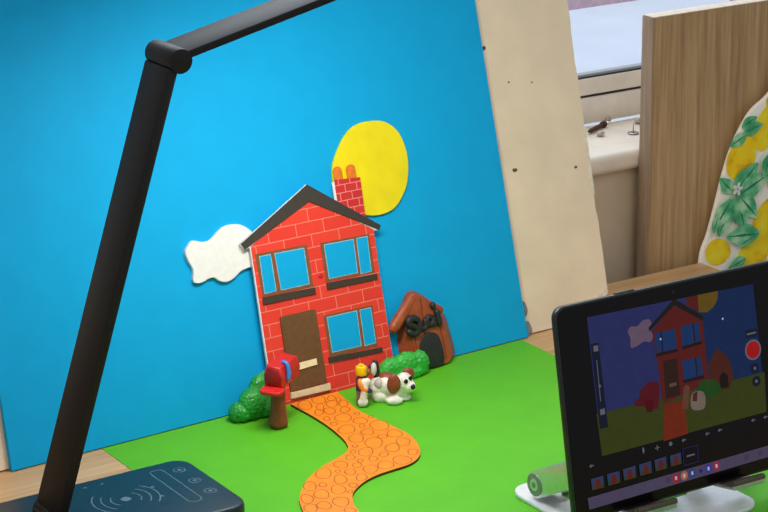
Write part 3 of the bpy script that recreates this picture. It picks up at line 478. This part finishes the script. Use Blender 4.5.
# ------------------------------------------------------------------ clay dog
DX, DY = 5.0, -5.3
dg = thing('clay_dog', 'white clay dog with brown ears and upright black tail beside the toy figure', 'model dog', (DX, DY, .05))
w = lambda x, y, z: (x-DX, y-DY, z)
b = BM()
ell(b, w(4.35, -4.5, 1.15), (.85, .8, 1.1)); ell(b, w(4.85, -4.95, 1.4), (.85, .85, .98)); ell(b, w(5.35, -5.45, 1.3), (.8, .75, .95))
ell(b, w(6.05, -6.0, 1.75), (.82, .78, .9)); ell(b, w(6.3, -6.55, 1.5), (.55, .5, .48)); ell(b, w(5.7, -5.75, 1.2), (.75, .7, .75))
ell(b, w(4.2, -4.95, .5), (.72, .5, .6), (0, 0, -.6)); ell(b, w(4.55, -5.2, .24), (.6, .36, .26), (0, 0, -.5)); ell(b, w(4.9, -4.2, .4), (.6, .5, .5))
ell(b, w(4.9, -6.2, .36), (.78, .5, .4), (0, 0, -.45)); ell(b, w(5.1, -5.9, .6), (.5, .5, .6)); ell(b, w(6.15, -5.95, .28), (.6, .42, .3), (0, 0, -.3)); ell(b, w(6.0, -5.7, .6), (.45, .45, .6))
b = fused(b, .06, 5, .02, 2)
for v in b.verts: v.co.z = max(v.co.z, 0)
obj('dog_body', b, M['whiteclay'], dg, 180)
b = BM(); ell(b, w(4.85, -6.2, 1.9), (.6, .3, .95), (.0, .06, -.5)); obj('ear', fused(b, .06, 2, .03, 1.5), M['earclay'], dg, 180)
b = BM(); ell(b, w(6.8, -5.55, 2.3), (.62, .3, .55), (0, .5, -.2)); obj('ear', fused(b, .06, 2, .03, 1.5), M['earclay'], dg, 180)
for e in K['eyes']:
    b = BM(); ell(b, w(*e), (.2, .12, .21), (0, 0, -.1)); obj('eye', b, M['eye'], dg, 180)
b = BM(); ell(b, w(*K['dnose']), (.22, .2, .24)); obj('nose', b, M['eye'], dg, 180)
b = BM(); tube(b, spline([w(4.2, -4.45, 2.0), w(4.25, -4.35, 2.6), w(4.2, -4.3, 3.15), w(4.1, -4.35, 3.5)], 5), [.2]+[.25]*4+[.3]*5+[.3]*5+[.26], 14); tl = obj('tail', b, M['black'], dg, 180)
b = BM(); ell(b, w(3.86, -4.52, 2.98), (.26, .2, .62), (0, 0, -.55)); obj('white_tail_patch', b, M['whiteclay'], tl, 180)
b = BM(); ell(b, w(5.0, -4.85, 2.12), (.8, .6, .4), (0, .05, -.7)); obj('back_patch', b, M['earclay'], dg, 180)
b = BM(); ell(b, w(4.3, -4.78, 1.6), (.62, .62, .6), (0, 0, -.5)); obj('side_patch', b, M['greyclay'], dg, 180)

# ------------------------------------------------------------------ toy figure with a clay bone
FX, FY = 2.62, -4.42
fg = thing('toy_figure', 'small yellow-headed plastic toy figure in violet standing on the path edge', 'toy figure', (FX, FY, .05), (0, 0, math.radians(50)))
b = BM(); box(b, (-.72, -.38, 1.2), (.72, .38, 1.4), .05); obj('hips', b, M['brownplastic'], fg, 40)
for s in (-1, 1):
    b = BM(); prism(b, [(-.62, 0), (.36, 0), (.38, 1.25), (.2, 1.42), (-.2, 1.42), (-.36, 1.25), (-.38, .42), (-.62, .38)], 'yz', s*.37-.34, s*.37+.34, .04, 2); obj('leg', b, M['brownplastic'], fg, 40)
b = BM(); vs = box(b, (-.76, -.38, 1.4), (.76, .38, 2.6), 0)
for v in vs:
    if v.co.z > 2: v.co.x *= .76
bmesh.ops.bevel(b, geom=b.edges[:], offset=.05, segments=2, affect='EDGES'); obj('torso', b, M['purple'], fg, 40)
b = BM(); cyl(b, (0, 0, 2.6), .3, .1); cyl(b, (0, 0, 2.66), .5, .86, 'z', 28, bev=.16); cyl(b, (0, 0, 3.5), .25, .17, 'z', 24, bev=.03); hd = obj('head', b, M['yplastic'], fg, 40)
for s in (-1, 1):
    b = BM(); ell(b, (s*.18, -.465, 3.16), (.06, .05, .075)); obj('eye', b, M['eye'], hd, 180)
b = BM(); tube(b, [(.2*math.sin(t), -.485+.02*abs(t), 2.94-.07*math.cos(t*1.2)) for t in [-1+.2*k for k in range(11)]], .03, 6); obj('mouth', b, M['eye'], hd, 180)
b = BM(); tube(b, spline([(-.72, 0, 2.38), (-.9, -.06, 2.1), (-.92, -.28, 1.75), (-.84, -.55, 1.55)], 4), .24, 12); ar = obj('arm', b, M['oplastic'], fg, 180)
b = BM(); tube(b, [(.2*math.cos(t), .2*math.sin(t), 0) for t in [-2.2+.4*k for k in range(12)]], .13, 8, flat=1.4); obj('hand', b, M['purple'], ar, 40, loc=(-.72, -.78, 1.5), rot=(0, .3, -1.2))
b = BM(); tube(b, spline([(.72, 0, 2.38), (.9, -.1, 2.3), (.98, -.35, 2.45), (.95, -.6, 2.75)], 4), .23, 12); ar = obj('arm', b, M['tan'], fg, 180)
b = BM(); tube(b, [(.2*math.cos(t), .2*math.sin(t), 0) for t in [-2.2+.4*k for k in range(12)]], .13, 8, flat=1.4); obj('hand', b, M['purple'], ar, 40, loc=(.92, -.75, 3.02), rot=(1.2, 0, .4))
b = BM(); p0, p1 = Vector((2.54, -5.25, 2.3)), Vector((2.22, -5.3, .52)); d = p1-p0; sd = Vector((.75, -.4, .1)).normalized()
tube(b, [tuple(p0.lerp(p1, k/8)) for k in range(9)], .32, 12)
for p in (p0, p1):
    for s in (-1, 1): ell(b, tuple(p+sd*.14*s), (.34, .3, .4))
b = fused(b, .055, 3, .02, 2); o = obj('clay_bone', b, M['whiteclay'], None, 180); tag(o, 'white clay bone held upright by the toy figure', 'model bone')
# ------------------------------------------------------------------ tablet
TR = (-math.radians(11), 0, -math.radians(1)); TP = K['tab0']
tb_ = thing('tablet', 'black tablet on a metal stand showing the filmed house scene', 'tablet', TP, TR)
b = BM(); prism(b, rrect(0, 0, 25.4, 16.5, .9), 'xz', .02, .62, .14, 3); cs = obj('metal_case', b, M['bezel'], tb_, 40)
b = BM(); prism(b, rrect(.16, .16, 25.24, 16.34, .8), 'xz', -.03, .05, .02, 1); obj('front_glass', b, M['glass'], tb_, 40)
b = BM(); box(b, (5.8, .18, 16.45), (7.6, .46, 16.6), .04); obj('power_button', b, M['bezel'], cs, 40)
for z0 in (2.6, 12.4):
    for k in range(6):
        b = BM(); cyl(b, (-.02, .32, z0+k*.26), .08, .03, 'x', 10); obj('speaker_hole', b, M['hole'], cs)
x, s = K['cam_hole'][0]; b = BM(); patch(b, ring_pts(x, s, .12, 16), -.034); obj('camera_lens', b, M['eye'], tb_)
SC = K['screen']
def G(name, c, e=.5): return glow('screen_'+name, c, e)
layer = [0]
def scr(name, pts, c, parent=tb_, k=1, e=.5):
    b = BM(); patch(b, pts, -.034-.006*k); return obj(name, b, G(name, c, e) if isinstance(c, tuple) else c, parent)
pic = scr('camera_view', SC['img'], (50, 56, 114), k=1)
mats = {k: G(k, c) for k, c in dict(grass=(66, 74, 22), path=(132, 46, 22), wall=(104, 34, 30), roof=(36, 30, 28), pane=(30, 62, 118), sill=(44, 24, 22), door=(58, 34, 26), slot=(110, 84, 76), sun=(116, 92, 26), cloud=(122, 100, 124), kennel=(88, 40, 26), kdoor=(34, 24, 22), bush=(40, 84, 30), mail=(100, 22, 34), post=(72, 26, 26), fig=(120, 74, 58), dog=(138, 122, 112), ear=(96, 40, 30), skyshade=(26, 48, 96), ui=(26, 30, 52), line=(116, 116, 130), rec=(196, 24, 26), bar=(92, 82, 112), film=(58, 70, 112), filmr=(110, 40, 34), filmg=(64, 74, 36), sel=(20, 14, 24), selr=(50, 50, 110), i1=(190, 40, 50), i2=(196, 120, 90), i3=(50, 80, 150), i4=(40, 40, 150), i5=(70, 70, 180), i6=(180, 50, 80), spark=(210, 220, 240)).items()}
i0 = SC['img']; mx = lambda a, c, t: tuple(Vector(a).lerp(Vector(c), t))
scr('screen_sky', [mx(i0[0], i0[1], .62), i0[1], i0[2], mx(i0[3], i0[2], .62)], mats['skyshade'], pic, 2)
for nm, pts, m, k in (('screen_grass', SC['ground'], 'grass', 3), ('screen_sun', SC['sun'], 'sun', 3), ('screen_cloud', spline(SC['cloud'], 4, True), 'cloud', 3), ('screen_kennel', SC['kennel'], 'kennel', 4), ('screen_kennel_door', SC['kdoor'], 'kdoor', 5),
        ('screen_chimney', SC['chim'], 'wall', 4), ('screen_house', SC['wall'], 'wall', 5), ('screen_roof', SC['roof'], 'roof', 6), ('screen_path', SC['path'], 'path', 6), ('screen_door', SC['door'], 'door', 6), ('screen_letterbox', SC['slot'], 'slot', 7),
        ('screen_window', SC['w1'], 'pane', 6), ('screen_window', SC['w2'], 'pane', 6), ('screen_window', SC['w3'], 'pane', 6), ('screen_sill', SC['w1s'], 'sill', 7), ('screen_sill', SC['w2s'], 'sill', 7), ('screen_sill', SC['w3s'], 'sill', 7),
        ('screen_mullion', SC['w1m'], 'sill', 7), ('screen_mullion', SC['w2m'], 'sill', 7), ('screen_mullion', SC['w3m'], 'sill', 7),
        ('screen_bush', spline(SC['bush'], 4, True), 'bush', 7), ('screen_mailbox', SC['mail'], 'mail', 8), ('screen_post', SC['post'], 'post', 8), ('screen_figure', SC['fig'], 'fig', 8), ('screen_dog', spline(SC['dog'], 4, True), 'dog', 8), ('screen_ear', SC['dogear'], 'ear', 9)):
    scr(nm, pts, mats[m], pic, k)
ui = scr('slider_panel', SC['slider'], mats['ui'], tb_, 10)
scr('slider_rail', SC['rail'], mats['line'], ui, 11)
x, s = SC['knob'][0]; scr('slider_knob', ring_pts(x, s, .12, 14), mats['line'], ui, 12)
for j in (2, 3):
    x, s = SC['specks'][j]; b = BM(); patch(b, [(x-.22, s-.22), (x+.22, s-.22), (x+.22, s+.22), (x-.22, s+.22)], -.105); obj('slider_icon', b, mats['line'], ui)
for x, s in SC['specks'][:2]: scr('light_speck', ring_pts(x, s, .09, 12), mats['spark'], pic, 11)
x, s = SC['rec'][0]; rb = scr('record_ring', ring_pts(x, s, .82, 32), mats['line'], tb_, 10); scr('record_button', ring_pts(x, s, .68, 32), mats['rec'], rb, 11)
pb = scr('mode_button', SC['pill'], mats['ui'], tb_, 10); c = sum((Vector(p) for p in SC['pill']), Vector((0, 0)))/4
scr('mode_bar', [(c.x-.45, c.y-.07), (c.x+.45, c.y-.07), (c.x+.45, c.y+.07), (c.x-.45, c.y+.07)], mats['line'], pb, 11)
for x, s in SC['round']:
    r_ = scr('round_button', ring_pts(x, s, .42, 24), mats['ui'], tb_, 10); scr('button_mark', ring_pts(x, s, .14, 8), mats['line'], r_, 11)
for j, (x, s) in enumerate(SC['tools']):
    b = BM(); L = .22
    if j in (0, 2): patch(b, ring_pts(x, s, .17 if j else .1, 14, .24 if j == 0 else None), -.1)
    elif j in (1,): [patch(b, q, -.1-.002*n_) for n_, q in enumerate(([(x-L, s-.04), (x+L, s-.04), (x+L, s+.04), (x-L, s+.04)], [(x-.04, s-L), (x+.04, s-L), (x+.04, s+L), (x-.04, s+L)]))]
    else: patch(b, [(x-L, s), (x, s-.16), (x-.02, s-.04), (x+L, s-.04), (x+L, s+.05), (x-.02, s+.05), (x, s+.16)], -.1)
    obj('tool_icon', b, mats['line'], tb_)
for q in SC['film']:
    f = scr('frame_thumbnail', q, mats['film'], tb_, 10)
    P = lambda u, v: tuple((Vector(q[0])*(1-u)+Vector(q[1])*u)*(1-v)+(Vector(q[3])*(1-u)+Vector(q[2])*u)*v)
    scr('thumbnail_grass', [P(0, .72), P(1, .66), P(1, 1), P(0, 1)], mats['filmg'], f, 11)
    scr('thumbnail_house', [P(.3, .35), P(.5, .12), P(.72, .3), P(.72, .8), P(.62, 1), P(.45, 1), P(.3, .82)], mats['filmr'], f, 12)
f = scr('next_frame', SC['film_sel'], mats['selr'], tb_, 10); c = sum((Vector(p) for p in SC['film_sel']), Vector((0, 0)))/4
scr('next_frame_fill', [tuple(c+(Vector(p)-c)*.93) for p in SC['film_sel']], mats['sel'], f, 11); scr('next_frame_mark', [(c.x-.4, c.y-.06), (c.x+.4, c.y-.06), (c.x+.4, c.y+.06), (c.x-.4, c.y+.06)], mats['line'], f, 12)
B0 = SC['bar']; e1 = 24.6
br = Vector(B0[1]); sl = (br.y-B0[0][1])/(br.x-B0[0][0]); barq = [B0[0], (e1, B0[0][1]+sl*(e1-B0[0][0])), (e1, B0[3][1]+sl*(e1-B0[3][0])), B0[3]]
bar = scr('task_bar', barq, mats['bar'], tb_, 10)
for j, (x, s) in enumerate(SC['icons']):
    if j < 6: scr('app_icon', ring_pts(x, s, .16 if j == 3 else .36, 20), mats['i%d' % (j+1)], bar, 11)
    else: scr('grid_icon', [(x-.2, s-.2), (x+.2, s-.2), (x+.2, s+.2), (x-.2, s+.2)], G('grid', (78, 72, 98)), bar, 11)
for j in (0, 1, 2, 4, 5):
    x, s = SC['icons'][j]; scr('icon_mark', [(x-.1, s-.14), (x+.1, s-.14), (x+.1, s+.14), (x-.1, s+.14)], mats['spark'], bar, 12, .6)

# ------------------------------------------------------------------ tablet stand
sd_ = thing('tablet_stand', 'silver aluminium folding stand holding up the tablet on the green card', 'tablet stand', (9.2, -34, .05))
W2 = lambda L: [(a-9.2, c+34) for a, c in L]
pl_ = flat2d('base_plate', [W2(rrect(1.8, -41.0, 16.6, -27.4, 1.6)), W2(rrect(4.6, -36.3, 13.4, -30.2, .9))], .2, M['white_alu'], sd_, 0)
pl_.rotation_euler = (-PI/2, 0, 0); pl_.location = (0, 0, .2*U)
def stadium(p, q, r, n=12):
    p, q = Vector(p), Vector(q); d = (q-p).normalized(); a0 = math.atan2(d.y, d.x)
    return [tuple(q+Vector((math.cos(a0-PI/2+PI*k/n), math.sin(a0-PI/2+PI*k/n)))*r) for k in range(n+1)]+[tuple(p+Vector((math.cos(a0+PI/2+PI*k/n), math.sin(a0+PI/2+PI*k/n)))*r) for k in range(n+1)]
hy, hz = 3.6, 1.65          # hinge axis
for x0 in (-6.9, 6.3):
    b = BM(); prism(b, stadium((hy, hz), (-.9, 4.1), 1.1), 'yz', x0, x0+.6, .08, 2); ck = obj('arm_cheek', b, M['alu'], sd_, 40)
    b = BM(); cyl(b, (x0-.06, hy, hz), .92, .08, 'x', 32); obj('hinge_ring', b, M['ring'], ck, 40)
    b = BM(); cyl(b, (x0-.1, hy, hz), .5, .1, 'x', 28); obj('hinge_cap', b, M['alu'], ck, 40)
    b = BM(); cyl(b, (x0-.12, hy, hz), .24, .1, 'x', 20); obj('hinge_pin', b, M['ring'], ck, 40)
b = BM(); cyl(b, (-6.3, hy, hz), 1.02, 1.5, 'x', 28, bev=.08); cyl(b, (4.8, hy, hz), 1.02, 1.5, 'x', 28, bev=.08); cyl(b, (-4.9, hy, hz), .6, 9.8, 'x', 20); obj('hinge_barrel', b, M['ring'], sd_, 40)
b = BM(); prism(b, [(hy+.2, hz+1.0), (hy-.1, hz+.55), (-1.3, 4.2), (-.9, 4.7)], 'yz', -4.7, 4.7); obj('arm_plate', b, M['white_alu'], sd_, 40)
def tp(x, y, z):            # tablet frame -> stand frame
    v = Euler(TR).to_matrix() @ Vector((x, y, z))+Vector(TP); return (v.x-9.2, v.y+34, v.z-.05)
b = BM(); vs = box(b, (3.6, .66, -.2), (16.8, 1.0, 9.5), .1)
for v in b.verts: v.co = tp(*v.co)
obj('back_plate', b, M['alu'], sd_, 40)
b = BM(); prism(b, stadium((-.9, 4.3), (-1.35, 6.0), .75), 'yz', -2, 6, .05); obj('upper_hinge', b, M['ring'], sd_, 40)
for x0, x1 in ((4.6, 8.3), (13.9, 17.0)):
    b = BM(); box(b, (x0, -1.7, -.32), (x1, .9, -.06), .08); box(b, (x0, -1.7, -.3), (x1, -1.35, .35), .12)
    for v in b.verts: v.co = tp(*v.co)
    hk = obj('hook', b, M['alu'], sd_, 40)
    b = BM(); box(b, (x0+.1, -1.36, -.07), (x1-.1, .0, -.02), .02); box(b, (x0+.1, -1.36, -.05), (x1-.1, -1.25, .3), .03); box(b, (x0-.05, -1.78, .0), (x1+.05, -1.3, .42), .1)
    for v in b.verts: v.co = tp(*v.co)
    obj('rubber_lining', b, M['rubber'], hk, 40)

# ------------------------------------------------------------------ desk lamp
AF, HF = K['arm_far'], K['head_far']
YF, AWD, ATH = -13.7, 3.9, .8
lp = thing('desk_lamp', 'black folding desk lamp with a dark blue charging base', 'desk lamp', (-27.5, -16, .06))
LL = lambda x, y, z: (x+27.5, y+16, z-.06)
b = BM(); prism(b, rrect(-9.9, -5.6, 9.3, 5.5, 1.5), 'xy', 0, 1.94, .28, 3); bs = obj('base', b, M['lampbase'], lp, 40)
b = BM(); prism(b, rrect(-9.95, -5.65, 9.35, 5.55, 1.5), 'xy', 0, .95, .2, 2); obj('base_skirt', b, M['lamp'], bs, 40)
T0 = 1.945
px, py = K['lamp_marks']['pad'][0]; px += 27.5; py += 16
b = BM(); annulus(b, (px, py), 0, .42, T0, n=20)
obj('charging_mark', b, M['lampprint'], bs)
for r_ in (1.15, 1.9, 2.6):
    for a0 in (-.75, PI-.75):
        b = BM(); annulus(b, (px, py), r_, r_+.1, T0, a0, a0+1.5, 20); obj('charging_mark', b, M['lampprint'], bs)
(x0, y0), (x1, y1) = K['lamp_marks']['slider']; xs = (x0+x1)/2+27.5
b = BM(); o1 = rrect(xs-.62, y1+16, xs+.62, y0+16, .6); o2 = rrect(xs-.54, y1+16.08, xs+.54, y0+15.92, .52)
A = [b.verts.new((x, y, T0)) for x, y in o1]; B_ = [b.verts.new((x, y, T0)) for x, y in o2]
for i in range(len(A)): b.faces.new((A[i], A[(i+1) % len(A)], B_[(i+1) % len(A)], B_[i]))
obj('touch_slider', b, M['lampprint'], bs)
for x, y in K['lamp_marks']['buttons']:
    b = BM(); annulus(b, (x+27.5, y+16), .42, .5, T0, n=24); bb = obj('touch_button', b, M['lampprint'], bs); b = BM(); annulus(b, (x+27.5, y+16), 0, .18, T0, n=12); obj('button_symbol', b, M['lampprint'], bb)
for x, y in K['lamp_marks']['dots']:
    b = BM(); x += 27.5; y += 16; b.faces.new([b.verts.new((x+a, y+c, T0)) for a, c in ((-.18, 0), (.15, -.17), (.15, .17))]); obj('corner_mark', b, M['lampprint'], bs)
def bar(p, q, y0, y1, th):
    """flat bar between two points of the xz plane, th thick to the lower side"""
    p, q = Vector(p), Vector(q); d = (q-p).normalized(); n_ = Vector((d.y, -d.x)); L = (q-p).length
    b = BM(); box(b, (0, y0, 0), (L, y1, th), .12)
    m = Matrix(((d.x, 0, n_.x, p.x), (0, 1, 0, 0), (d.y, 0, n_.y, p.y), (0, 0, 0, 1)))
    bmesh.ops.transform(b, matrix=m, verts=b.verts); bmesh.ops.reverse_faces(b, faces=b.faces); return b
A0, A1 = Vector(AF[0]), Vector(AF[1]); dA = (A1-A0).normalized(); A0 = A0-dA*.3
lo = lambda P: (P[0]+27.5, P[1]-.06)
b = bar(lo(A0+dA*.35), lo(A1-dA*.1), YF-AWD+16, YF+16, ATH); arm = obj('lower_arm', b, M['lamp'], lp, 40)
b = BM(); cyl(b, LL(-20.8, YF-AWD-.15, 36.3), .95, AWD+.2, 'y', 32, bev=.1); jt = obj('elbow_joint', b, M['lamp'], lp, 40)
b = BM(); cyl(b, LL(A0.x+.75, YF-AWD-.3, 2.25), .75, AWD+.4, 'y', 28, bev=.1); obj('foot_hinge', b, M['lamp'], lp, 40)
b = BM(); box(b, LL(A0.x-.2, YF-AWD+.3, 1.95), LL(A0.x+1.8, YF-.3, 2.5), .1); obj('hinge_block', b, M['lamp'], lp, 40)
H0, H1 = Vector(HF[0]), Vector(HF[1]); dH = (H1-H0).normalized(); H1 = H0+dH*33; nH = Vector((dH.y, -dH.x))
b = bar(lo(H0-dH*.15), lo(H1), YF-AWD+16, YF+16, .62); hd = obj('lamp_head', b, M['lamp'], lp, 40)
b = bar(lo(H0+dH*3+nH*.58), lo(H0+dH*24+nH*.58), YF-AWD+.5+16, YF-.5+16, .1); obj('light_panel', b, M['led'], hd, 40)

# ------------------------------------------------------------------ light and camera
la = bpy.data.lights.new('lamp_light', 'AREA'); la.shape = 'RECTANGLE'; la.size = .21; la.size_y = .035; la.energy = LAMP_W; la.color = (1, .96, .9)
lo_ = bpy.data.objects.new('lamp_light', la); COL.objects.link(lo_)
c = H0+dH*13.5+nH*.85; lo_.location = Vector((c.x, YF-AWD/2, c.y))*U
lo_.rotation_euler = (0, math.atan2(-dH.y, dH.x), 0)
def area(name, loc, target, size, e, color, sy=None):
    l = bpy.data.lights.new(name, 'AREA'); l.shape = 'RECTANGLE'; l.size = size*U; l.size_y = (sy or size)*U; l.energy = e; l.color = color
    o = bpy.data.objects.new(name, l); COL.objects.link(o); o.location = Vector(loc)*U
    o.rotation_euler = (Vector(target)-Vector(loc)).to_track_quat('-Z', 'Y').to_euler(); return o
area('window_daylight', (60, 90, 110), (55, 20, 10), 120, DAY_W, (.86, .93, 1), 80)
area('ceiling_light', (10, -110, 170), (15, 0, 5), 130, CEIL_W, (1, .95, .88))
wd = bpy.data.worlds.new('room_light'); scene.world = wd; wd.use_nodes = True
bg = wd.node_tree.nodes['Background']; bg.inputs['Color'].default_value = (.86, .92, 1, 1); bg.inputs['Strength'].default_value = WORLD
kc = K['cam']
def cam_axes(yaw, pitch, roll):
    f0 = Vector((math.sin(yaw), math.cos(yaw), 0)); r0 = Vector((math.cos(yaw), -math.sin(yaw), 0)); u0 = Vector((0, 0, 1))
    f = f0*math.cos(pitch)-u0*math.sin(pitch); u = u0*math.cos(pitch)+f0*math.sin(pitch)
    return r0*math.cos(roll)+u*math.sin(roll), u*math.cos(roll)-r0*math.sin(roll), f
r_, u_, f_ = cam_axes(kc['yaw'], kc['pitch'], kc['roll'])
cd = bpy.data.cameras.new('camera'); cam = bpy.data.objects.new('camera', cd); COL.objects.link(cam)
cam.matrix_world = Matrix(((r_.x, u_.x, -f_.x, kc['C'][0]*U), (r_.y, u_.y, -f_.y, kc['C'][1]*U), (r_.z, u_.z, -f_.z, kc['C'][2]*U), (0, 0, 0, 1)))
cd.sensor_width = 36; cd.lens = kc['f']/768*36; cd.clip_start = .05; cd.clip_end = 50
scene.camera = cam
scene.view_settings.view_transform = 'Standard'; scene.view_settings.look = 'None'; scene.view_settings.exposure = EXPOSURE
